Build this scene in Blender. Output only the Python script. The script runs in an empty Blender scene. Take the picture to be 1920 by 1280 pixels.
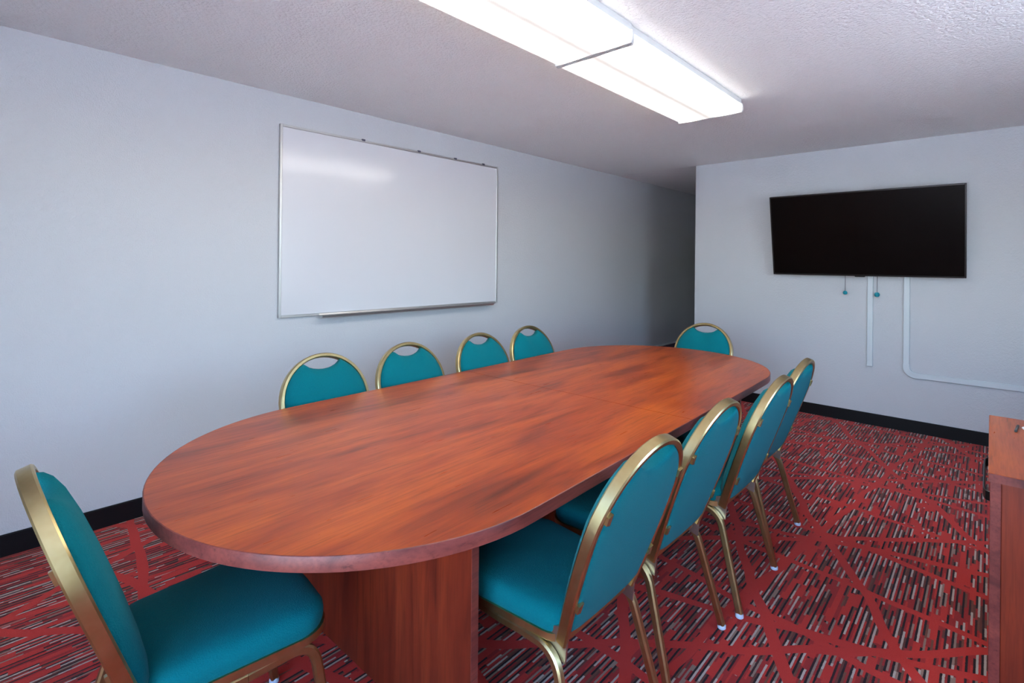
import bpy, math
from mathutils import Vector, Matrix

# ------------------------------------------------------------------ camera
scene = bpy.context.scene
F_PX, V0, ROLL, YAW = 962.0, 491.5, math.radians(0.58), math.radians(43.06)
CAM = Vector((3.3206, 0.0, 1.3806))
fw = Vector((-math.sin(YAW), math.cos(YAW), 0))
rt0 = Vector((math.cos(YAW), math.sin(YAW), 0))
up0 = Vector((0, 0, 1))
rt = rt0 * math.cos(ROLL) + up0 * math.sin(ROLL)
up = up0 * math.cos(ROLL) - rt0 * math.sin(ROLL)
cd = bpy.data.cameras.new('camera')
cam = bpy.data.objects.new('camera', cd)
bpy.context.collection.objects.link(cam)
cam.matrix_world = Matrix(((rt.x, up.x, -fw.x, CAM.x), (rt.y, up.y, -fw.y, CAM.y),
                           (rt.z, up.z, -fw.z, CAM.z), (0, 0, 0, 1)))
cd.sensor_width = 36.0
cd.lens = 36.0 * F_PX / 1920.0
cd.shift_y = -(640.0 - V0) / 1920.0
cd.clip_start = 0.02
scene.camera = cam

# ------------------------------------------------------------------ light, exposure
SKY_STRENGTH = 2.2
SUN_STRENGTH = 35.0
LENS_STRENGTH = 11.5
vs = scene.view_settings
vs.view_transform = 'Standard'
vs.look = 'None'
vs.gamma = 1.0
vs.use_curve_mapping = False
vs.exposure = 0.62

world = bpy.data.worlds.new('sky')
scene.world = world
world.use_nodes = True
wn = world.node_tree.nodes
wl = world.node_tree.links
wn.clear()
wo = wn.new('ShaderNodeOutputWorld')
wb = wn.new('ShaderNodeBackground')
sk = wn.new('ShaderNodeTexSky')
sk.sky_type = 'NISHITA'
sk.sun_disc = False
sk.ozone_density = 4.0
sk.sun_elevation = math.radians(57)
sk.sun_rotation = math.radians(310)
wl.new(sk.outputs[0], wb.inputs[0])
wb.inputs[1].default_value = SKY_STRENGTH
wl.new(wb.outputs[0], wo.inputs[0])

sd = bpy.data.lights.new('sun_offscreen', 'SUN')
sd.energy = SUN_STRENGTH
sd.angle = math.radians(0.6)
sd.color = (1.0, 0.97, 0.93)
sun = bpy.data.objects.new('sun_offscreen', sd)
bpy.context.collection.objects.link(sun)
# high sun behind the whiteboard wall: lights the paving outside, not the room
sun.rotation_euler = Vector((0.50, -0.42, -1.0)).to_track_quat('-Z', 'Y').to_euler()

# room sizes (metres)
CEIL = 2.44
FAR = 5.402          # partition with the television
NEAR = -1.40         # wall behind the camera
RIGHT = 4.70
HALL_END = 8.10
PART_X = 0.98        # free end of the partition
WIN = [('near', 2.30, 4.60, 0.30, 2.25), ('right', 1.70, 3.00, 0.95, 2.25)]


def portal(name, loc, rot, sx, sy):
    l = bpy.data.lights.new(name, 'AREA')
    l.shape = 'RECTANGLE'
    l.size, l.size_y = sx, sy
    l.cycles.is_portal = True
    o = bpy.data.objects.new(name, l)
    bpy.context.collection.objects.link(o)
    o.location = loc
    o.rotation_euler = rot
    return o


portal('window_near_offscreen', (3.45, NEAR - 0.13, 1.275), (math.radians(90), 0, 0), 2.3, 1.95)
portal('window_right_offscreen', (RIGHT + 0.13, 2.35, 1.60), (math.radians(90), 0, math.radians(90)), 1.3, 1.30)


# ------------------------------------------------------------------ materials
def srgb(r, g, b):
    def f(c):
        c /= 255.0
        return c / 12.92 if c <= 0.04045 else ((c + 0.055) / 1.055) ** 2.4
    return (f(r), f(g), f(b), 1.0)


class NT:
    def __init__(self, name):
        self.m = bpy.data.materials.new(name)
        self.m.use_nodes = True
        self.t = self.m.node_tree
        self.b = self.t.nodes['Principled BSDF']

    def n(self, typ, **kw):
        x = self.t.nodes.new('ShaderNode' + typ)
        for k, v in kw.items():
            setattr(x, k, v)
        return x

    def l(self, a, b):
        self.t.links.new(a, b)

    def val(self, sock, v):
        if isinstance(v, (int, float)):
            sock.default_value = v
        else:
            self.l(v, sock)

    def math(self, op, a, b=0.0, c=None, clamp=False):
        x = self.n('Math', operation=op)
        x.use_clamp = clamp
        self.val(x.inputs[0], a)
        self.val(x.inputs[1], b)
        if c is not None:
            self.val(x.inputs[2], c)
        return x.outputs[0]

    def mix(self, fac, a, b):
        x = self.n('Mix', data_type='RGBA')
        self.val(x.inputs[0], fac)
        for s, v in ((x.inputs[6], a), (x.inputs[7], b)):
            if isinstance(v, tuple):
                s.default_value = v
            else:
                self.l(v, s)
        return x.outputs[2]

    def coords(self):
        return self.n('TexCoord').outputs['Object']

    def mapping(self, vec, scale=(1, 1, 1), loc=(0, 0, 0), rot=(0, 0, 0)):
        x = self.n('Mapping')
        self.l(vec, x.inputs[0])
        x.inputs['Scale'].default_value = scale
        x.inputs['Location'].default_value = loc
        x.inputs['Rotation'].default_value = rot
        return x.outputs[0]

    def noise(self, vec, scale, detail=2.0, rough=0.5, dist=0.0):
        x = self.n('TexNoise')
        self.l(vec, x.inputs['Vector'])
        x.inputs['Scale'].default_value = scale
        x.inputs['Detail'].default_value = detail
        x.inputs['Roughness'].default_value = rough
        x.inputs['Distortion'].default_value = dist
        return x.outputs[0]

    def ramp(self, fac, stops, interp='LINEAR'):
        x = self.n('ValToRGB')
        x.color_ramp.interpolation = interp
        e = x.color_ramp.elements
        while len(e) < len(stops):
            e.new(0.5)
        for k, (p, c) in enumerate(stops):
            e[k].position = p
            e[k].color = c
        self.l(fac, x.inputs[0])
        return x.outputs[0]

    def bump(self, h, strength, dist):
        x = self.n('Bump')
        x.inputs['Strength'].default_value = strength
        x.inputs['Distance'].default_value = dist
        self.l(h, x.inputs['Height'])
        self.l(x.outputs[0], self.b.inputs['Normal'])

    def set(self, **kw):
        for k, v in kw.items():
            s = self.b.inputs[k.replace('_', ' ')]
            if isinstance(v, (int, float, tuple)):
                s.default_value = v
            else:
                self.l(v, s)
        return self.m


def mat_plain(name, col, rough=0.5, metal=0.0, **kw):
    return NT(name).set(Base_Color=col, Roughness=rough, Metallic=metal, **kw)


def mat_wall():
    n = NT('painted_wall')
    c = n.coords()
    h = n.math('ADD', n.noise(c, 160, 3, 0.6), n.math('MULTIPLY', n.noise(c, 55, 2), 0.8))
    n.bump(h, 0.5, 0.005)
    return n.set(Base_Color=(0.535, 0.55, 0.562, 1), Roughness=0.62)


def mat_ceiling():
    n = NT('popcorn_ceiling')
    c = n.coords()
    v = n.n('TexVoronoi')
    n.l(c, v.inputs['Vector'])
    v.inputs['Scale'].default_value = 75
    h = n.math('ADD', n.math('MULTIPLY', v.outputs['Distance'], -1.0), n.noise(c, 190, 3, 0.7))
    n.bump(h, 0.75, 0.011)
    return n.set(Base_Color=(0.90, 0.91, 0.90, 1), Roughness=0.9)


def mat_smooth_ceiling():
    n = NT('smooth_ceiling')
    n.bump(n.noise(n.coords(), 60, 2), 0.1, 0.002)
    return n.set(Base_Color=(0.86, 0.855, 0.86, 1), Roughness=0.8)


def mat_carpet():
    n = NT('carpet')
    c = n.coords()
    sx = n.n('SeparateXYZ')
    n.l(c, sx.inputs[0])
    X, Y = sx.outputs[0], sx.outputs[1]
    # woven columns along the room: dark, pale and red yarns side by side, broken into dashes
    W = 0.0068
    xw = n.math('DIVIDE', n.math('ADD', X, n.math('MULTIPLY', n.math('SUBTRACT', n.noise(c, 90, 1), 0.5), 0.0025)), W)
    col = n.math('FLOOR', xw)
    grp = n.math('FLOOR', n.math('DIVIDE', col, 3.0))
    kind = n.math('SUBTRACT', col, n.math('MULTIPLY', grp, 3.0))

    def rnd(a, b=None):
        if b is None:
            w = n.n('TexWhiteNoise', noise_dimensions='1D')
            n.val(w.inputs['W'], a)
        else:
            cv = n.n('CombineXYZ')
            n.val(cv.inputs[0], a)
            n.val(cv.inputs[1], b)
            w = n.n('TexWhiteNoise', noise_dimensions='2D')
            n.l(cv.outputs[0], w.inputs['Vector'])
        return w.outputs['Value']

    def dashes(key, lo, span):
        r = rnd(key)
        y = n.math('DIVIDE', n.math('ADD', Y, n.math('MULTIPLY', r, 7.3)),
                   n.math('ADD', n.math('MULTIPLY', n.math('FRACT', n.math('MULTIPLY', r, 17.0)), span), lo))
        return rnd(n.math('ADD', key, 0.31), n.math('FLOOR', y))
    g1 = dashes(grp, 0.07, 0.12)
    g2 = dashes(n.math('ADD', col, 500.5), 0.05, 0.10)
    red = srgb(194, 45, 34)
    red2 = srgb(158, 34, 30)
    on = n.math('LESS_THAN', g1, 0.86)
    darkc = n.ramp(g2, [(0.0, srgb(12, 9, 12)), (0.62, srgb(48, 24, 23)), (0.80, red2)], 'CONSTANT')
    palec = n.ramp(g2, [(0.0, srgb(186, 170, 158)), (0.34, srgb(146, 122, 108)), (0.52, srgb(112, 68, 52)), (0.70, red2)], 'CONSTANT')
    redc = n.ramp(g2, [(0.0, red), (0.45, red2), (0.78, srgb(104, 52, 42)), (0.92, srgb(150, 120, 106))], 'CONSTANT')
    k1 = n.mix(n.math('GREATER_THAN', kind, 0.5), darkc, palec)
    k2 = n.mix(n.math('GREATER_THAN', kind, 1.5), k1, redc)
    dash = n.mix(on, red, k2)

    # straight plain red bands criss-crossing
    wob = n.math('MULTIPLY', n.math('SUBTRACT', n.noise(c, 2.2, 1), 0.5), 0.10)
    masks = []
    for ang, sc, w, off in ((8, 2.2, 0.018, 0.3), (62, 1.7, 0.019, 3.1), (-42, 1.6, 0.019, 7.7), (97, 1.2, 0.015, 11.2), (-18, 1.1, 0.019, 5.4)):
        a = math.radians(ang)
        t = n.math('ADD', n.math('ADD', n.math('MULTIPLY', X, math.sin(a)), n.math('MULTIPLY', Y, math.cos(a))), wob)
        v = n.n('TexVoronoi', voronoi_dimensions='1D', feature='DISTANCE_TO_EDGE')
        n.l(n.math('ADD', t, off), v.inputs['W'])
        v.inputs['Scale'].default_value = sc
        masks.append(n.math('LESS_THAN', n.math('DIVIDE', v.outputs['Distance'], sc), w))
    band = masks[0]
    for m in masks[1:]:
        band = n.math('MAXIMUM', band, m)
    colr = n.mix(band, dash, red)
    # tuft flecks
    fl = n.noise(c, 420, 2, 0.7)
    colr = n.mix(n.math('MULTIPLY', n.math('SUBTRACT', fl, 0.35), 0.55, clamp=True), colr, srgb(96, 18, 22))
    h = n.math('ADD', n.noise(c, 500, 2, 0.6), n.math('MULTIPLY', band, -0.1))
    n.bump(h, 0.6, 0.004)
    return n.set(Base_Color=colr, Roughness=1.0, Specular_IOR_Level=0.1, Sheen_Weight=0.12)


def mat_wood(name, light, mid, dark, axis='Y', rough=0.3, seed=0.0, coat=0.0):
    n = NT(name)
    c = n.coords()
    s = {'Y': (7.0, 1.0, 7.0), 'Z': (7.0, 7.0, 0.8), 'X': (1.0, 7.0, 7.0)}[axis]
    f = {'Y': (120, 5, 120), 'Z': (120, 120, 5), 'X': (5, 120, 120)}[axis]
    big = n.noise(n.mapping(c, s, (seed, seed, seed)), 1.6, 4, 0.55, 0.6)
    patch = n.noise(n.mapping(c, tuple(0.5 * v for v in s), (seed + 3, 1, 2)), 2.3, 2, 0.5, 0.3)
    fine = n.noise(n.mapping(c, f), 1.0, 3, 0.65)
    base = n.ramp(n.math('ADD', n.math('MULTIPLY', big, 0.65), n.math('MULTIPLY', patch, 0.35)),
                  [(0.34, dark), (0.47, mid), (0.62, light)])
    col = n.mix(n.math('MULTIPLY', n.math('SUBTRACT', fine, 0.45, clamp=True), 1.6, clamp=True), base, dark)
    # small dark pores and flecks along the grain
    pore = n.noise(n.mapping(c, tuple(0.45 * v for v in f), (seed, 5, 1)), 1.0, 4, 0.75)
    col = n.mix(n.math('MULTIPLY', n.math('SUBTRACT', pore, 0.56, clamp=True), 4.0, clamp=True), col, tuple(0.55 * v for v in dark[:3]) + (1.0,))
    n.l(n.math('ADD', n.math('MULTIPLY', fine, 0.08), rough), n.b.inputs['Roughness'])
    return n.set(Base_Color=col, Coat_Weight=coat, Coat_Roughness=0.2, Specular_IOR_Level=0.32)


def mat_fabric():
    n = NT('teal_fabric')
    c = n.coords()
    h = n.math('ADD', n.noise(n.mapping(c, (1, 0.35, 0.35)), 700, 2), n.math('ADD', n.noise(n.mapping(c, (0.35, 1, 1)), 700, 2), n.noise(c, 260, 2)))
    col = n.mix(n.math('MULTIPLY', h, 0.33), srgb(0, 88, 96), srgb(0, 116, 123))
    n.bump(h, 0.55, 0.002)
    return n.set(Base_Color=col, Roughness=0.9, Specular_IOR_Level=0.12, Sheen_Weight=0.04, Sheen_Roughness=0.4)


def mat_gold():
    n = NT('gold_metal')
    c = n.coords()
    f = n.noise(c, 14, 3, 0.6)
    col = n.mix(f, srgb(164, 138, 82), srgb(208, 192, 146))
    return n.set(Base_Color=col, Metallic=1.0, Roughness=0.33)


def mat_lens():
    n = NT('lit_diffuser')
    c = n.coords()
    sx = n.n('SeparateXYZ')
    n.l(c, sx.inputs[0])
    # two tubes inside run along Y: brighter above each tube
    d = n.math('ABSOLUTE', n.math('SUBTRACT', n.math('ABSOLUTE', sx.outputs[0]), 0.115))
    g = n.math('POWER', 2.718, n.math('MULTIPLY', n.math('MULTIPLY', d, d), -420.0))
    side = n.math('GREATER_THAN', n.math('ABSOLUTE', sx.outputs[0]), 0.2085)
    e = n.math('MULTIPLY', n.math('ADD', n.math('ADD', n.math('MULTIPLY', g, 1.2), 0.030), n.math('MULTIPLY', side, 0.22)), LENS_STRENGTH)
    wv = n.n('TexWave', wave_type='BANDS', bands_direction='DIAGONAL')
    n.l(c, wv.inputs['Vector'])
    wv.inputs['Scale'].default_value = 60
    e = n.math('MULTIPLY', e, n.math('ADD', n.math('MULTIPLY', wv.outputs['Fac'], 0.12), 0.94))
    n.l(e, n.b.inputs['Emission Strength'])
    return n.set(Base_Color=(0.5, 0.5, 0.49, 1), Roughness=0.35, Emission_Color=(1.0, 0.955, 0.89, 1))


def mat_pane():
    n = NT('window_glass')
    t = n.n('BsdfTransparent')
    g = n.n('BsdfGlossy')
    g.inputs['Roughness'].default_value = 0.02
    m = n.n('MixShader')
    m.inputs[0].default_value = 0.06
    n.l(t.outputs[0], m.inputs[1])
    n.l(g.outputs[0], m.inputs[2])
    n.l(m.outputs[0], n.t.nodes['Material Output'].inputs[0])
    return n.m


M = {}
M['wall'] = mat_wall()
M['ceiling'] = mat_ceiling()
M['ceiling2'] = mat_smooth_ceiling()
M['carpet'] = mat_carpet()
M['base'] = mat_plain('black_vinyl', srgb(11, 8, 11), 0.55, Specular_IOR_Level=0.25)
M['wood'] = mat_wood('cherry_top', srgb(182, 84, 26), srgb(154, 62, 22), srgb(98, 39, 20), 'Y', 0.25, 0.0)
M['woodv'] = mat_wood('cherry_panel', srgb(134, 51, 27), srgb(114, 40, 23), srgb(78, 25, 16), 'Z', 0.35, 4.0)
M['edge'] = mat_wood('cherry_edge', srgb(136, 66, 56), srgb(118, 56, 50), srgb(80, 36, 34), 'Y', 0.35, 8.0)
M['fabric'] = mat_fabric()
M['gold'] = mat_gold()
M['steel'] = mat_plain('bare_steel', srgb(190, 186, 178), 0.35, 1.0)
M['glide'] = mat_plain('clear_plastic', srgb(196, 208, 222), 0.3)
M['alu'] = mat_plain('aluminium', srgb(190, 190, 188), 0.38, 0.9)
M['board'] = mat_plain('white_enamel', srgb(206, 207, 210), 0.3, Coat_Weight=1.0, Coat_Roughness=0.14)
M['black'] = mat_plain('black_plastic', srgb(18, 16, 16), 0.35)
M['screen'] = mat_plain('dark_screen', srgb(14, 9, 8), 0.3, Specular_IOR_Level=0.06)
M['whiteplastic'] = mat_plain('white_plastic', srgb(198, 206, 208), 0.4)
M['metalwhite'] = mat_plain('white_metal', srgb(196, 198, 196), 0.4)
M['lens'] = mat_lens()
M['cord'] = mat_plain('grey_cord', srgb(88, 84, 92), 0.7)
M['tealball'] = mat_plain('teal_plastic', srgb(10, 140, 156), 0.3)
M['greydark'] = mat_plain('dark_grey_paint', srgb(78, 78, 96), 0.6)
M['pane'] = mat_pane()
M['ground'] = NT('asphalt').set(Base_Color=(0.58, 0.59, 0.60, 1), Roughness=0.95)
M['paper'] = mat_plain('white_paper', srgb(240, 240, 240), 0.6)


# ------------------------------------------------------------------ mesh helpers
COL = bpy.context.collection


class MB:
    def __init__(self):
        self.v, self.f = [], []

    def add(self, vs_, fs):
        o = len(self.v)
        self.v += [tuple(p) for p in vs_]
        self.f += [tuple(i + o for i in q) for q in fs]
        return self

    def box(self, x0, x1, y0, y1, z0, z1, bev=0.0):
        if bev <= 0:
            vv = [(x, y, z) for z in (z0, z1) for y in (y0, y1) for x in (x0, x1)]
            return self.add(vv, [(0, 2, 3, 1), (4, 5, 7, 6), (0, 1, 5, 4), (2, 6, 7, 3), (0, 4, 6, 2), (1, 3, 7, 5)])
        b = min(bev, (x1 - x0) / 2.01, (y1 - y0) / 2.01, (z1 - z0) / 2.01)
        vv, idx = [], {}
        for i, (x, sx) in enumerate(((x0, 1), (x1, -1))):
            for j, (y, sy) in enumerate(((y0, 1), (y1, -1))):
                for k, (z, sz) in enumerate(((z0, 1), (z1, -1))):
                    for a in range(3):
                        idx[i, j, k, a] = len(vv)
                        p = [x + sx * b, y + sy * b, z + sz * b]
                        p[a] = (x, y, z)[a]
                        vv.append(tuple(p))
        ff = []
        I = lambda i, j, k, a: idx[i, j, k, a]
        for s in (0, 1):
            ff.append((I(s, 0, 0, 0), I(s, 1, 0, 0), I(s, 1, 1, 0), I(s, 0, 1, 0)))
            ff.append((I(0, s, 0, 1), I(1, s, 0, 1), I(1, s, 1, 1), I(0, s, 1, 1)))
            ff.append((I(0, 0, s, 2), I(1, 0, s, 2), I(1, 1, s, 2), I(0, 1, s, 2)))
        for s in (0, 1):
            for t in (0, 1):
                ff.append((I(0, s, t, 1), I(1, s, t, 1), I(1, s, t, 2), I(0, s, t, 2)))
                ff.append((I(s, 0, t, 0), I(s, 1, t, 0), I(s, 1, t, 2), I(s, 0, t, 2)))
                ff.append((I(s, t, 0, 0), I(s, t, 1, 0), I(s, t, 1, 1), I(s, t, 0, 1)))
                for u in (0, 1):
                    ff.append((I(s, t, u, 0), I(s, t, u, 1), I(s, t, u, 2)))
        seen = []
        for q in ff:
            if q not in seen:
                seen.append(q)
        return self.add(vv, seen)

    def sweep(self, path, normal, w, d, r=0.004, cap=True):
        """rectangular tube: d along `normal` (kept fixed), w across it"""
        N = Vector(normal).normalized()
        hw, hd = w / 2, d / 2
        prof = [(-hw + r, -hd), (hw - r, -hd), (hw, -hd + r), (hw, hd - r), (hw - r, hd), (-hw + r, hd), (-hw, hd - r), (-hw, -hd + r)]
        P = [Vector(p) for p in path]
        vv, ff = [], []
        n = len(P)
        for i, p in enumerate(P):
            a = (P[i] - P[i - 1]).normalized() if i > 0 else None
            b = (P[i + 1] - P[i]).normalized() if i < n - 1 else None
            t = (a + b).normalized() if a and b else (a or b)
            S = t.cross(N).normalized()
            N2 = S.cross(t).normalized()
            k = 1.0
            if a and b:
                k = 1.0 / max(0.5, math.sqrt(max(0.1, (1 + a.dot(b)) / 2)))
            for (s, q) in prof:
                vv.append(p + S * s * k + N2 * q)
        for i in range(n - 1):
            for j in range(8):
                a, b = i * 8 + j, i * 8 + (j + 1) % 8
                ff.append((a, b, b + 8, a + 8))
        if cap:
            ff.append(tuple(reversed(range(8))))
            ff.append(tuple(range((n - 1) * 8, n * 8)))
        return self.add(vv, ff)

    def tube(self, path, r, seg=10):
        P = [Vector(p) for p in path]
        vv, ff = [], []
        n = len(P)
        ref = Vector((0.31, 0.17, 0.93)).normalized()
        for i in range(n):
            t = (P[min(i + 1, n - 1)] - P[max(i - 1, 0)]).normalized()
            S = t.cross(ref).normalized()
            U = S.cross(t)
            for j in range(seg):
                a = 2 * math.pi * j / seg
                vv.append(P[i] + S * math.cos(a) * r + U * math.sin(a) * r)
        for i in range(n - 1):
            for j in range(seg):
                a, b = i * seg + j, i * seg + (j + 1) % seg
                ff.append((a, b, b + seg, a + seg))
        ff.append(tuple(reversed(range(seg))))
        ff.append(tuple(range((n - 1) * seg, n * seg)))
        return self.add(vv, ff)

    def lathe(self, prof, seg=20, c=(0, 0, 0)):
        vv, ff = [], []
        for (r, z) in prof:
            for j in range(seg):
                a = 2 * math.pi * j / seg
                vv.append((c[0] + r * math.cos(a), c[1] + r * math.sin(a), c[2] + z))
        for i in range(len(prof) - 1):
            for j in range(seg):
                a, b = i * seg + j, i * seg + (j + 1) % seg
                ff.append((a, b, b + seg, a + seg))
        ff.append(tuple(reversed(range(seg))))
        ff.append(tuple(range((len(prof) - 1) * seg, len(prof) * seg)))
        return self.add(vv, ff)

    def loops(self, rings, close_first=True, close_last=True):
        """stack of equally long closed loops"""
        n = len(rings[0])
        vv = [p for r in rings for p in r]
        ff = []
        for i in range(len(rings) - 1):
            for j in range(n):
                a, b = i * n + j, i * n + (j + 1) % n
                ff.append((a, b, b + n, a + n))
        if close_first:
            ff.append(tuple(reversed(range(n))))
        if close_last:
            ff.append(tuple(range((len(rings) - 1) * n, len(rings) * n)))
        return self.add(vv, ff)

    def build(self, name, mat, parent=None, smooth=35, loc=None, rotz=0.0):
        me = bpy.data.meshes.new(name)
        me.from_pydata(self.v, [], self.f)
        import bmesh
        bm = bmesh.new()
        bm.from_mesh(me)
        bmesh.ops.recalc_face_normals(bm, faces=bm.faces)
        bm.to_mesh(me)
        bm.free()
        me.materials.append(mat)
        if smooth:
            for p in me.polygons:
                p.use_smooth = True
            me.set_sharp_from_angle(angle=math.radians(smooth))
        o = bpy.data.objects.new(name, me)
        COL.objects.link(o)
        if parent:
            o.parent = parent
        if loc:
            o.location = loc
        o.rotation_euler.z = rotz
        return o


def empty(name, loc=(0, 0, 0), rotz=0.0):
    o = bpy.data.objects.new(name, None)
    COL.objects.link(o)
    o.empty_display_size = 0.1
    o.location = loc
    o.rotation_euler.z = rotz
    return o


def tag(o, label, cat, group=None):
    o['label'] = label
    o['category'] = cat
    if group:
        o['group'] = group
    return o


def struct(o, label=None, cat=None):
    o['kind'] = 'structure'
    if label:
        o['label'] = label
    if cat:
        o['category'] = cat
    return o


def box(x0, x1, y0, y1, z0, z1, bev=0.0):
    return MB().box(x0, x1, y0, y1, z0, z1, bev)


# ------------------------------------------------------------------ the room
T = 0.12
struct(box(-T, RIGHT + T, NEAR - T, HALL_END + T, -0.08, 0.0).build('floor', M['carpet'], smooth=0),
       'red carpet with broken dark and beige stripes and plain red bands', 'floor')
struct(box(-T, RIGHT + T, NEAR - T, FAR, CEIL, CEIL + 0.1).build('ceiling', M['ceiling'], smooth=0),
       'white popcorn textured ceiling over the meeting table', 'ceiling')
struct(box(-T, RIGHT + T, FAR, HALL_END + T, CEIL, CEIL + 0.1).build('ceiling', M['ceiling2'], smooth=0),
       'smooth white ceiling of the hallway beyond the partition', 'ceiling')
struct(box(-T, 0, NEAR - T, HALL_END + T, 0, CEIL).build('wall_left', M['wall'], smooth=0),
       'long pale grey wall that carries the whiteboard', 'wall')
struct(box(PART_X, RIGHT, FAR, FAR + T, 0, CEIL).build('wall_far', M['wall'], smooth=0),
       'pale grey partition wall that carries the television', 'wall')
struct(box(0, RIGHT, HALL_END, HALL_END + T, 0, CEIL).build('wall_hall_end', M['wall'], smooth=0),
       'pale grey wall closing the end of the hallway', 'wall')


def wall_with_hole(name, label, axis, at, lo, hi, hole, out):
    a, b, z0, z1 = hole
    mb = MB()
    for (p, q, r, s) in ((lo, a, 0, CEIL), (b, hi, 0, CEIL), (a, b, 0, z0), (a, b, z1, CEIL)):
        if axis == 'x':
            mb.box(p, q, min(at, at + out), max(at, at + out), r, s)
        else:
            mb.box(min(at, at + out), max(at, at + out), p, q, r, s)
    return struct(mb.build(name, M['wall'], smooth=0), label, 'wall')


wall_with_hole('wall_near', 'pale grey wall with a wide low window facing the television', 'x', NEAR, 0, RIGHT, WIN[0][1:], -T)
wall_with_hole('wall_right', 'pale grey side wall with a wide window', 'y', RIGHT, NEAR - T, HALL_END + T, WIN[1][1:], T)


def window(n, label, axis, at, hole, out):
    a, b, z0, z1 = hole
    c = at + out * 0.5
    w = 0.05
    mb = MB()
    def bar(p, q, r, s):
        if axis == 'x':
            mb.box(p, q, c - 0.03, c + 0.03, r, s)
        else:
            mb.box(c - 0.03, c + 0.03, p, q, r, s)
    bar(a, a + w, z0, z1); bar(b - w, b, z0, z1); bar(a, b, z0, z0 + w); bar(a, b, z1 - w, z1)
    bar((a + b) / 2 - w / 2, (a + b) / 2 + w / 2, z0, z1)
    e = struct(mb.build('window_%d' % n, M['metalwhite'], smooth=0), label, 'window')
    m = (a + b) / 2
    for (p, q) in ((a + w, m - w / 2), (m + w / 2, b - w)):
        g = MB()
        if axis == 'x':
            g.box(p, q, c - 0.003, c + 0.003, z0 + w, z1 - w)
        else:
            g.box(c - 0.003, c + 0.003, p, q, z0 + w, z1 - w)
        g.build('pane', M['pane'], e, smooth=0)


window(1, 'wide two pane window in the wall facing the television', 'x', NEAR, WIN[0][1:], -T)
window(2, 'wide two pane window in the wall facing the whiteboard', 'y', RIGHT, WIN[1][1:], T)
struct(box(-40, 40, -40, 40, -0.30, -0.20).build('ground', M['ground'], smooth=0), 'grey paved ground outside the windows', 'ground')


def baseboard(name, path, label):
    # path: list of (x, y); profile is a thin vinyl cove with a small toe
    mb = MB()
    prof = [(0.0, 0.0), (0.0075, 0.0), (0.007, 0.012), (0.006, 0.096), (0.004, 0.1016), (0.0, 0.1016)]
    (x0, y0), (x1, y1) = path
    d = Vector((x1 - x0, y1 - y0, 0)).normalized()
    nrm = Vector((d.y, -d.x, 0))
    rings = [[(x + nrm.x * o, y + nrm.y * o, z) for (o, z) in prof] for (x, y) in path]
    mb.loops(rings)
    return struct(mb.build(name, M['base'], smooth=0), label, 'baseboard')


baseboard('baseboard_left', [(0, NEAR), (0, HALL_END)], 'black vinyl baseboard under the whiteboard wall')
baseboard('baseboard_far', [(PART_X, FAR), (RIGHT, FAR)], 'black vinyl baseboard under the television wall')
baseboard('baseboard_partition_end', [(PART_X, FAR + T), (PART_X, FAR)], 'black vinyl baseboard round the free end of the partition')
baseboard('baseboard_near', [(RIGHT, NEAR), (0, NEAR)], 'black vinyl baseboard under the window facing the television')
baseboard('baseboard_right', [(RIGHT, FAR), (RIGHT, NEAR)], 'black vinyl baseboard under the window facing the whiteboard')
tr = MB().box(0.0, 0.05, 5.75, HALL_END, 0.0, 0.262).build('trim_1', M['greydark'], smooth=0)
struct(tr, 'low dark grey skirting at the foot of the hallway wall', 'trim')
MB().box(0.0, 0.056, 5.75, HALL_END, 0.262, 0.272).build('cap_strip', M['whiteplastic'], tr, smooth=0)

# ------------------------------------------------------------------ ceiling fixtures


def fixture(name, cx, y0, y1, label):
    e = empty(name, (cx, (y0 + y1) / 2, CEIL))
    L = (y1 - y0) / 2
    tag(e, label, 'ceiling light', 'fluorescent wrap fixtures above the table')
    MB().box(-0.209, 0.209, -L + 0.005, L - 0.005, -0.036, 0.0, 0.003).build('housing', M['metalwhite'], e, smooth=0)
    prof = [(-0.203, -0.030), (-0.212, -0.036), (-0.213, -0.066), (-0.206, -0.078), (-0.190, -0.083), (-0.1, -0.085), (0, -0.0855), (0.1, -0.085),
            (0.190, -0.083), (0.206, -0.078), (0.213, -0.066), (0.212, -0.036), (0.203, -0.030)]
    rings = [[(x, y, z) for (x, z) in prof] for y in (-L + 0.012, L - 0.012)]
    MB().loops(rings).build('diffuser', M['lens'], e, smooth=50)
    cp = [(-0.206, -0.024), (-0.217, -0.034), (-0.2175, -0.070), (-0.210, -0.088), (0.210, -0.088), (0.2175, -0.070), (0.217, -0.034), (0.206, -0.024)]
    for a, b in ((-L, -L + 0.013), (L - 0.013, L)):
        MB().loops([[(x, y, z) for (x, z) in cp] for y in (a, b)]).build('end_cap', M['metalwhite'], e, smooth=0)
    return e


fixture('ceiling_light', 1.936, 2.018, 3.40, 'lit fluorescent ceiling fixture whose free end points to the television wall')
fixture('ceiling_light', 1.945, 0.63, 2.012, 'lit fluorescent ceiling fixture joined end to end, farther from the television wall')

# ------------------------------------------------------------------ conference table
TZ, TH, HW, HS, ANG = 0.74, 0.036, 0.682, 1.035, math.radians(1.6)
table = empty('conference_table', (1.745, 2.04, 0.0), ANG)
tag(table, 'long oval cherry laminate conference table on slab legs', 'table')


def half_outline(sign, inset=0.0):
    pts = []
    n = 48
    r = HW - inset
    for k in range(n + 1):
        a = math.pi * k / n
        pts.append((r * math.cos(a), sign * (HS + r * math.sin(a))))
    g = 0.0013
    full = [(r, sign * g)] + [(r, sign * HS * q) for q in (0.33, 0.66)] + pts + [(-r, sign * HS * q) for q in (0.66, 0.33)] + [(-r, sign * g)]
    return full


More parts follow.
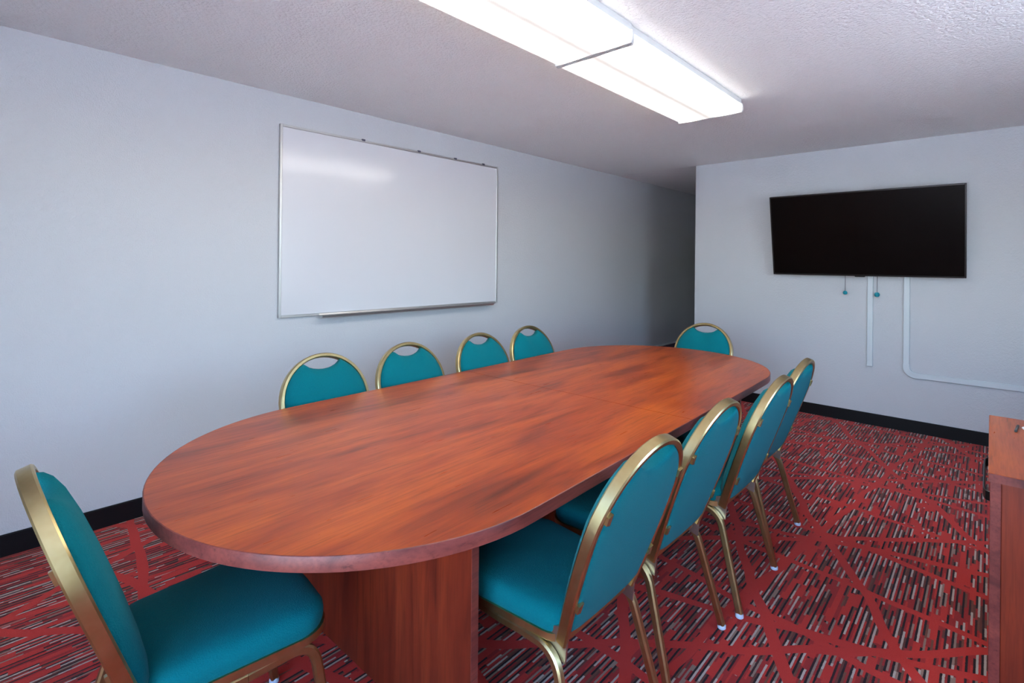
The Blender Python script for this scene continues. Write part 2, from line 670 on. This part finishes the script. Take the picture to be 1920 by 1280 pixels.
for s in (-1, 1):
    o0 = half_outline(s, 0.0)
    o1 = half_outline(s, 0.0025)
    o2 = half_outline(s, 0.003)
    top = MB()
    top.loops([[(x, y, TZ - TH + 0.002) for x, y in o2], [(x, y, TZ - 0.0006) for x, y in o2], [(x, y, TZ) for x, y in half_outline(s, 0.0036)]])
    tp = top.build('tabletop', M['wood'], table, smooth=30)
    # edge banding: a thin strip round the outside (open along the joint)
    q = len(o0)
    vv, ff = [], []
    oi = half_outline(s, 0.0034)
    prof = [(oi, TZ - TH), (half_outline(s, 0.001), TZ - TH), (o0, TZ - TH + 0.001), (o0, TZ - 0.0022), (half_outline(s, 0.001), TZ - 0.0006), (oi, TZ + 0.0001)]
    for ol, z in prof:
        vv += [(x, y, z) for x, y in ol]
    for i in range(len(prof) - 1):
        for j in range(q - 1):
            ff.append((i * q + j, i * q + j + 1, (i + 1) * q + j + 1, (i + 1) * q + j))
    for j in range(q - 1):
        i = len(prof) - 1
        ff.append((i * q + j, i * q + j + 1, j + 1, j))
    MB().add(vv, ff).build('edge_band', M['edge'], tp, smooth=40)
for v in (-1.098, 0.0, 1.098):
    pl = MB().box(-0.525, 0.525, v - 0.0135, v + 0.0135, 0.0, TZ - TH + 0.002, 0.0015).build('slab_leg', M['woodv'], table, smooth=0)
    for sx in (-1, 1):
        MB().box(min(sx * 0.525, sx * 0.5262), max(sx * 0.525, sx * 0.5262), v - 0.0132, v + 0.0132, 0.0, TZ - TH + 0.0015).build('edge_band', M['edge'], pl, smooth=0)
for a, b in ((-1.0845, -0.0135), (0.0135, 1.0845)):
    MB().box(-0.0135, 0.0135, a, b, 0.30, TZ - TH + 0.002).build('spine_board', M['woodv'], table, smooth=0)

# ------------------------------------------------------------------ banquet chairs
LEAN = math.radians(19)
SEAT_REAR, SEAT_FRONT = -0.205, 0.215
BH = 0.549
BX, BZ = -0.205, 0.395            # foot of the back frame (local y, z)
BN = Vector((0, math.cos(LEAN), math.sin(LEAN)))      # normal of the back, towards the sitter


def backpt(x, s, n=0.0):
    # slight recline curve over the height
    return Vector((x, BX - s * math.sin(LEAN), BZ + s * math.cos(LEAN))) + BN * n


def back_path(inset=0.0, n=26):
    r = 0.216 - inset
    top = BH - 0.216
    pts = []
    for k in range(9):
        t = k / 8.0
        x = (0.172 - inset) + (r - (0.172 - inset)) * math.sin(t * math.pi / 2)
        pts.append((x, -0.005 + (top + 0.005) * t))
    for k in range(1, n):
        a = math.pi * k / n
        pts.append((r * math.cos(a), top + r * math.sin(a)))
    return pts + [(-x, s) for (x, s) in reversed(pts[:9])]


def make_chair():
    root = empty('banquet_chair')
    # back frame
    MB().sweep([backpt(x, s) for x, s in back_path()], BN, 0.019, 0.032, 0.004).build('back_frame', M['gold'], root, smooth=30)
    # backrest: upholstered pad with a scooped hand grip at the top
    ol = back_path(0.0095)
    ol = [(x, s) for (x, s) in ol if s > 0.02]
    top_s = BH
    out = []
    for x, s in ol:
        if abs(x) < 0.088 and s > 0.3:
            u = x / 0.088
            s = BH - 0.067 + 0.022 * u * u * (1.0 + 0.1 * u * u)
            s = min(s, BH - 0.216 + math.sqrt(max(0, 0.2065 ** 2 - x * x)))
        out.append((x, s))
    # close along the bottom
    xb = out[0][0]
    for k in range(1, 8):
        out.append((-xb + 2 * xb * k / 8.0, out[-1][1] if False else 0.028 - 0.008 * math.sin(math.pi * k / 8.0)))
    cs = 0.26

    def ring(scale, n):
        return [backpt(x * scale, cs + (s - cs) * scale, n) for x, s in out]
    rings = [ring(0.0, -0.021), ring(0.35, -0.021), ring(0.75, -0.020), ring(0.93, -0.0175), ring(0.985, -0.014), ring(1.0, -0.008), ring(1.0, 0.012), ring(0.975, 0.024),
             ring(0.91, 0.036), ring(0.78, 0.046), ring(0.55, 0.053), ring(0.28, 0.056), ring(0.0, 0.057)]
    rings[0] = ring(0.02, -0.021)
    rings[-1] = ring(0.02, 0.057)
    MB().loops(rings).build('backrest', M['fabric'], root, smooth=60)
    # seat
    def seat_outline(inset):
        pts = []
        wr, wf, rr, rf = 0.186 - inset, 0.212 - inset, 0.06, 0.085
        yr, yf = SEAT_REAR + inset, SEAT_FRONT - inset
        def arc(cx, cy, r, a0, a1, n=7):
            return [(cx + r * math.cos(math.radians(a0 + (a1 - a0) * k / n)), cy + r * math.sin(math.radians(a0 + (a1 - a0) * k / n))) for k in range(n + 1)]
        pts += arc(wr - rr, yr + rr, rr, -90, -4)
        pts += [(wr + (wf - wr) * t, yr + rr + (yf - rf - yr - rr) * t) for t in (0.33, 0.66)]
        pts += arc(wf - rf, yf - rf, rf, 0, 80)
        pts += [(0.06, yf + 0.006), (0, yf + 0.008), (-0.06, yf + 0.006)]
        pts += arc(-wf + rf, yf - rf, rf, 100, 180)
        pts += [(-wf + (wf - wr) * t, yf - rf + (yr + rr - yf + rf) * t) for t in (0.33, 0.66)]
        pts += arc(-wr + rr, yr + rr, rr, 184, 270)
        pts += [(-wr + rr + (wr - rr) * 2 * t, yr) for t in (0.25, 0.5, 0.75)]
        return pts
    base = seat_outline(0.0)

    def sring(scale, z, ins=0.0):
        return [(x * scale, 0.005 + (y - 0.005) * scale, z) for x, y in (seat_outline(ins) if ins else base)]
    rings = [sring(0.96, 0.398), sring(0.985, 0.402), sring(1.0, 0.412), sring(1.005, 0.428), sring(0.995, 0.443), sring(0.96, 0.456), sring(0.88, 0.4645),
             sring(0.72, 0.4695), sring(0.5, 0.472), sring(0.25, 0.473), sring(0.02, 0.4735)]
    MB().loops(rings).build('seat', M['fabric'], root, smooth=60)
    # gold band under the seat edge
    n = len(base)
    o1 = [(x * 1.018, 0.005 + (y - 0.005) * 1.018) for x, y in base]
    o2 = [(x * 0.93, 0.005 + (y - 0.005) * 0.93) for x, y in base]
    vv = [(x, y, 0.384) for x, y in o2] + [(x, y, 0.384) for x, y in o1] + [(x, y, 0.404) for x, y in o1] + [(x, y, 0.404) for x, y in o2]
    ff = []
    for i in range(4):
        for j in range(n):
            a, b = i * n + j, i * n + (j + 1) % n
            c, d = ((i + 1) % 4) * n + (j + 1) % n, ((i + 1) % 4) * n + j
            ff.append((a, b, c, d))
    MB().add(vv, ff).build('seat_trim', M['gold'], root, smooth=30)
    # legs: each half of a bent side tube; rail under the seat, bend, leg down to a plastic glide
    for sx in (-1, 1):
        def P(y, z):
            t = max(0.0, (0.385 - z) / 0.385)
            xr = 0.186 if y < 0 else 0.192
            return Vector((sx * (xr + (0.034 if y < 0 else 0.012) * t), y, z))
        for front in (True, False):
            if front:
                top_y, foot_y, sg = 0.165, 0.225, 1
            else:
                top_y, foot_y, sg = -0.195, -0.292, -1
            zt = 0.372
            path = [P(0.0, zt), P(sg * 0.07, zt)]
            # fillet between the rail and the leg
            A = Vector((0, top_y, zt))
            dirl = Vector((0, foot_y - top_y, 0.02 - zt)).normalized()
            R_ = 0.062
            p0 = A - Vector((0, sg, 0)) * R_
            p2 = A + dirl * R_
            for k in range(9):
                t = k / 8.0
                q = p0 * (1 - t) ** 2 + A * 2 * t * (1 - t) + p2 * t * t
                path.append(P(q.y, q.z))
            path.append(P(foot_y, 0.014))
            lg = MB().sweep(path, (1, 0, 0), 0.025, 0.024, 0.005).build('leg', M['gold'], root, smooth=30)
            fp = P(foot_y, 0.0)
            MB().lathe([(0.0125, 0.0), (0.0155, 0.003), (0.0155, 0.013), (0.0125, 0.018)], 14, (fp.x, fp.y, 0.0)).build('glide', M['glide'], lg)
        # bracket joining the foot of the back frame to the side tube
        vv = [(sx * 0.176, BX - 0.012, 0.34), (sx * 0.176, BX + 0.10, 0.372), (sx * 0.176, BX + 0.10, 0.40), (sx * 0.176, BX - 0.022, 0.44)]
        g = [(x - sx * 0.006, y, z) for x, y, z in vv]
        MB().loops([vv, g]).build('bracket', M['steel'], root, smooth=0)
        # stacking clips on the inner rim of the frame
        for s in (0.13, 0.40):
            xs = [abs(x) for x, q in back_path() if abs(q - s) < 0.03 and x > 0]
            x = (max(xs) if s < 0.3 else math.sqrt(0.216 ** 2 - (s - BH + 0.216) ** 2)) - 0.013
            c = backpt(sx * x, s, -0.017)
            m = MB()
            for k in range(3):
                pass
            t = backpt(0, 1) - backpt(0, 0)
            t.normalize()
            X = Vector((1, 0, 0))
            r0 = [c + X * a + t * b - BN * 0.006 for a, b in ((-0.009, -0.011), (0.009, -0.016), (0.009, 0.016), (-0.009, 0.011))]
            r1 = [p + BN * 0.012 for p in r0]
            m.loops([r0, r1]).build('clip', M['gold'], root, smooth=0)
    for y in (-0.13, 0.12):
        MB().box(-0.188, 0.188, y - 0.012, y + 0.012, 0.362, 0.386, 0.003).build('cross_bar', M['gold'], root, smooth=0)
    return root


proto = make_chair()


def copy_tree(o, parent=None):
    c = o.copy()
    COL.objects.link(c)
    if parent:
        c.parent = parent
        c.matrix_parent_inverse = o.matrix_parent_inverse.copy()
    for ch in list(o.children):
        copy_tree(ch, c)
    return c


ORD = ['nearest the television wall', 'second from the television wall', 'third from the television wall', 'farthest from the television wall']
G = 'teal banquet chairs around the conference table'
spots = []
# chairs facing the whiteboard (their backs turned to the cabinet)
for k, (x, y, r) in enumerate(((2.285, 2.82, 90), (2.318, 2.305, 90), (2.290, 1.757, 90), (2.303, 1.245, 90.5))):
    spots.append((x, y, r, 'teal banquet chair facing the whiteboard, ' + ORD[k]))
for k, (x, y, r) in enumerate(((1.260, 2.775, -90), (1.290, 2.268, -89), (1.300, 1.706, -89), (1.300, 1.210, -88.5))):
    spots.append((x, y, r, 'teal banquet chair between table and whiteboard wall, ' + ORD[k]))
spots.append((1.705, 3.555, 179, 'gold framed teal chair at the table end by the television wall'))
spots.append((1.818, 0.478, -0.5, 'gold framed teal chair at the table end away from the television'))
for i, (x, y, r, lab) in enumerate(spots):
    c = proto if i == 0 else copy_tree(proto)
    c.location = (x, y, 0)
    c.rotation_euler.z = math.radians(r)
    tag(c, lab, 'chair', G)

# ------------------------------------------------------------------ whiteboard
WY0, WY1, WZ0, WZ1 = 1.368, 3.336, 1.010, 2.247
wbd = empty('whiteboard', (0, (WY0 + WY1) / 2, WZ0))
tag(wbd, 'large blank whiteboard with thin aluminium frame on the long wall', 'whiteboard')
hw_, hh = (WY1 - WY0) / 2, WZ1 - WZ0
MB().box(0.002, 0.016, -hw_ + 0.01, hw_ - 0.01, 0.01, hh - 0.01).build('panel', M['board'], wbd, smooth=0)
fr = 0.016
for a, b, c, d in ((-hw_, -hw_ + fr, 0, hh), (hw_ - fr, hw_, 0, hh), (-hw_ + fr, hw_ - fr, hh - fr, hh), (-hw_ + fr, hw_ - fr, 0, fr)):
    MB().box(0.0, 0.021, a, b, c, d, 0.002).build('frame_rail', M['alu'], wbd, smooth=0)
ty0, ty1 = 1.635 - (WY0 + WY1) / 2, 3.245 - (WY0 + WY1) / 2
prof = [(0.018, -0.002), (0.018, 0.012), (0.024, 0.012), (0.027, 0.003), (0.062, -0.004), (0.072, 0.006), (0.076, 0.004), (0.072, -0.012), (0.05, -0.018), (0.024, -0.012)]
MB().loops([[(x, y, z) for x, z in prof] for y in (ty0, ty1)]).build('pen_tray', M['alu'], wbd, smooth=0)
for px in (0.30, BH, 0.74, 0.905):
    y = -hw_ + px * 2 * hw_
    MB().box(0.008, 0.026, y - 0.012, y + 0.012, hh - 0.008, hh + 0.006, 0.002).build('map_clip', M['greydark'], wbd, smooth=0)

# ------------------------------------------------------------------ television, mount, raceways
TW, TVH, TILT = 1.387, 0.737, math.radians(11.7)
tv = empty('television', (2.4865, 5.315, 1.292))
tv.rotation_euler = (TILT, 0, 0)
tag(tv, 'large black flat television tilted down on the partition wall', 'television')
MB().box(-TW / 2, TW / 2, 0.004, 0.030, 0.0, TVH, 0.004).build('back_shell', M['black'], tv, smooth=0)
MB().box(-TW / 2 + 0.25, TW / 2 - 0.25, 0.028, 0.060, 0.10, TVH - 0.20, 0.012).build('rear_housing', M['black'], tv, smooth=0)
for a, b, c, d, mt in ((-TW / 2, -TW / 2 + 0.011, 0, TVH, 'black'), (TW / 2 - 0.011, TW / 2, 0, TVH, 'black'), (-TW / 2 + 0.011, TW / 2 - 0.011, TVH - 0.011, TVH, 'black'), (-TW / 2 + 0.011, TW / 2 - 0.011, 0, 0.014, 'black')):
    MB().box(a, b, -0.004, 0.010, c, d, 0.002).build('bezel', M[mt], tv, smooth=0)
MB().box(-TW / 2 + 0.010, TW / 2 - 0.010, -0.001, 0.006, 0.013, TVH - 0.010).build('screen', M['screen'], tv, smooth=0)
MB().box(-0.038, 0.038, -0.003, 0.012, -0.009, 0.002, 0.004).build('sensor_bump', M['black'], tv, smooth=0)

mt = empty('television_mount', (2.4865, FAR, 1.50))
tag(mt, 'black tilting wall mount behind the television with teal pull cords', 'wall mount')
MB().box(-0.32, 0.32, -0.020, 0.0, 0.0, 0.26, 0.003).build('wall_plate', M['black'], mt, smooth=0)
for sx in (-0.1185, 0.1185):
    # hook arm follows the tilt of the set
    pts = [(-0.020, 0.24), (-0.093, 0.24), (-0.090, 0.24), (-0.020, 0.02)]
    yb = lambda z: (5.315 - FAR) + 0.052 - (z + 0.208) * math.tan(TILT)
    prof = [(-0.016, 0.25), (yb(0.25), 0.25), (yb(-0.10), -0.10), (-0.004, -0.02), (-0.016, 0.0)]
    MB().loops([[(x, y, z) for y, z in prof] for x in (sx - 0.012, sx + 0.012)]).build('tilt_arm', M['black'], mt, smooth=0)
for x, ze in ((2.370, 1.148), (2.604, 1.142)):
    lx = x - 2.4865
    cdp = MB().tube([(lx, -0.030, -0.03), (lx, -0.034, -0.2), (lx, -0.036, ze - 1.5)], 0.0022, 6).build('pull_cord', M['cord'], mt)
    s = 1.0 if x < 2.5 else 1.18
    MB().lathe([(0.003 * s, 0.018 * s), (0.012 * s, 0.014 * s), (0.0175 * s, 0.004 * s), (0.0175 * s, -0.004 * s), (0.012 * s, -0.014 * s), (0.003 * s, -0.017 * s)][::-1], 14, (lx, -0.036, ze - 1.5 - 0.008)).build('pull_ball', M['tealball'], cdp)


def channel(x0, x1, z0, z1):
    return MB().box(x0, x1, FAR - 0.020, FAR, z0, z1, 0.004)


r1 = empty('cable_raceway', (2.552, FAR, 0.512))
tag(r1, 'short straight white cable raceway dropping from the television', 'cable raceway')
MB().box(-0.021, 0.021, -0.020, 0.0, 0.0, 0.95, 0.004).build('channel', M['whiteplastic'], r1, smooth=0)
MB().box(-0.023, 0.023, -0.022, 0.0, -0.004, 0.012, 0.003).build('end_cap', M['whiteplastic'], r1, smooth=0)
r2 = empty('cable_raceway', (2.8055, FAR - 0.0005, 0.45))
tag(r2, 'white cable raceway dropping from the television and turning along the wall', 'cable raceway')
MB().box(-0.0215, 0.0215, -0.020, 0.0, 0.085, 1.01, 0.004).build('channel', M['whiteplastic'], r2, smooth=0)
MB().box(0.062, RIGHT - 2.8455, -0.020, 0.0, 0.003, 0.048, 0.004).build('channel', M['whiteplastic'], r2, smooth=0)
# elbow
arc = []
for k in range(11):
    a = math.pi + (math.pi / 2) * k / 10
    arc.append((0.066 + 0.066 * math.cos(a), -0.0115, 0.092 + 0.066 * math.sin(a)))
arc = [(0.0, -0.0115, 0.115)] + arc + [(0.09, -0.0115, 0.026)]
MB().sweep(arc, (0, 1, 0), 0.049, 0.023, 0.004).build('elbow', M['whiteplastic'], r2, smooth=30)

# ------------------------------------------------------------------ credenza cabinet
CX0, CX1, CY0, CY1, CZ = 3.318, 3.86, 2.180, 3.035, 0.742
cab = empty('credenza_cabinet', ((CX0 + CX1) / 2, (CY0 + CY1) / 2, 0))
tag(cab, 'low cherry wood cabinet with black drawer pulls', 'cabinet')
ox, oy = cab.location.x, cab.location.y


def cb(name, x0, x1, y0, y1, z0, z1, mat, par=cab, bev=0.0015):
    return MB().box(x0 - ox, x1 - ox, y0 - oy, y1 - oy, z0, z1, bev).build(name, M[mat], par, smooth=0)


cb('top', CX0, CX1, CY0, CY1, CZ - 0.027, CZ, 'wood')
cb('edge_band', CX0 + 0.001, CX1, CY0 - 0.0012, CY0 + 0.001, CZ - 0.0265, CZ - 0.0008, 'edge', bev=0)
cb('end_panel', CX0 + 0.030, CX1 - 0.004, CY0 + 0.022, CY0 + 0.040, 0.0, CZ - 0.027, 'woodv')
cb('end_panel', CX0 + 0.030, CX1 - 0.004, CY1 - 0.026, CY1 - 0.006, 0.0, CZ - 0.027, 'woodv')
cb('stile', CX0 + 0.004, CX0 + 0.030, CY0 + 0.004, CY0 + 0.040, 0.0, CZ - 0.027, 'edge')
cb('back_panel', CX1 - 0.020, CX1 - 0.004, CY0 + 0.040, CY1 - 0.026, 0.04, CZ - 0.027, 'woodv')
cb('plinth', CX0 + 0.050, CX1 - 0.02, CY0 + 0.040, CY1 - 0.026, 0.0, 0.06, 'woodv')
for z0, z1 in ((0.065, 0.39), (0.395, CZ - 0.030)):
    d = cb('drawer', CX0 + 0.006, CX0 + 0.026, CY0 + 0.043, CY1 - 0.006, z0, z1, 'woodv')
    if z0 < 0.3:
        continue
    zc, ya, yb_ = 0.598, 2.40 - oy, 2.83 - oy
    fx = CX0 + 0.008 - ox
    path = [(fx, ya, zc), (fx - 0.012, ya + 0.008, zc), (fx - 0.017, ya + 0.028, zc), (fx - 0.019, ya + 0.06, zc),
            (fx - 0.019, yb_ - 0.06, zc), (fx - 0.017, yb_ - 0.028, zc), (fx - 0.012, yb_ - 0.008, zc), (fx, yb_, zc)]
    pull = MB().sweep(path, (0, 0, 1), 0.007, 0.034, 0.002).build('pull', M['black'], d, smooth=30)
    MB().box(fx - 0.003, fx, ya, yb_, zc - 0.022, zc + 0.022, 0.001).build('backplate', M['black'], d, smooth=0)

cs = MB().lathe([(0.043, 0.0), (0.045, 0.002), (0.045, 0.004), (0.043, 0.005)], 28).build('coaster', M['paper'], loc=(3.458, 2.87, CZ))
tag(cs, 'small round white coaster on the cherry cabinet top', 'coaster')
pn = MB().tube([(0, 0, 0.005), (0.0, 0.08, 0.005), (0.0, 0.105, 0.005)], 0.0045, 8).build('pen', M['black'], loc=(3.394, 2.785, CZ), rotz=math.radians(-5))
tag(pn, 'short black pen lying on the cherry cabinet top', 'pen')
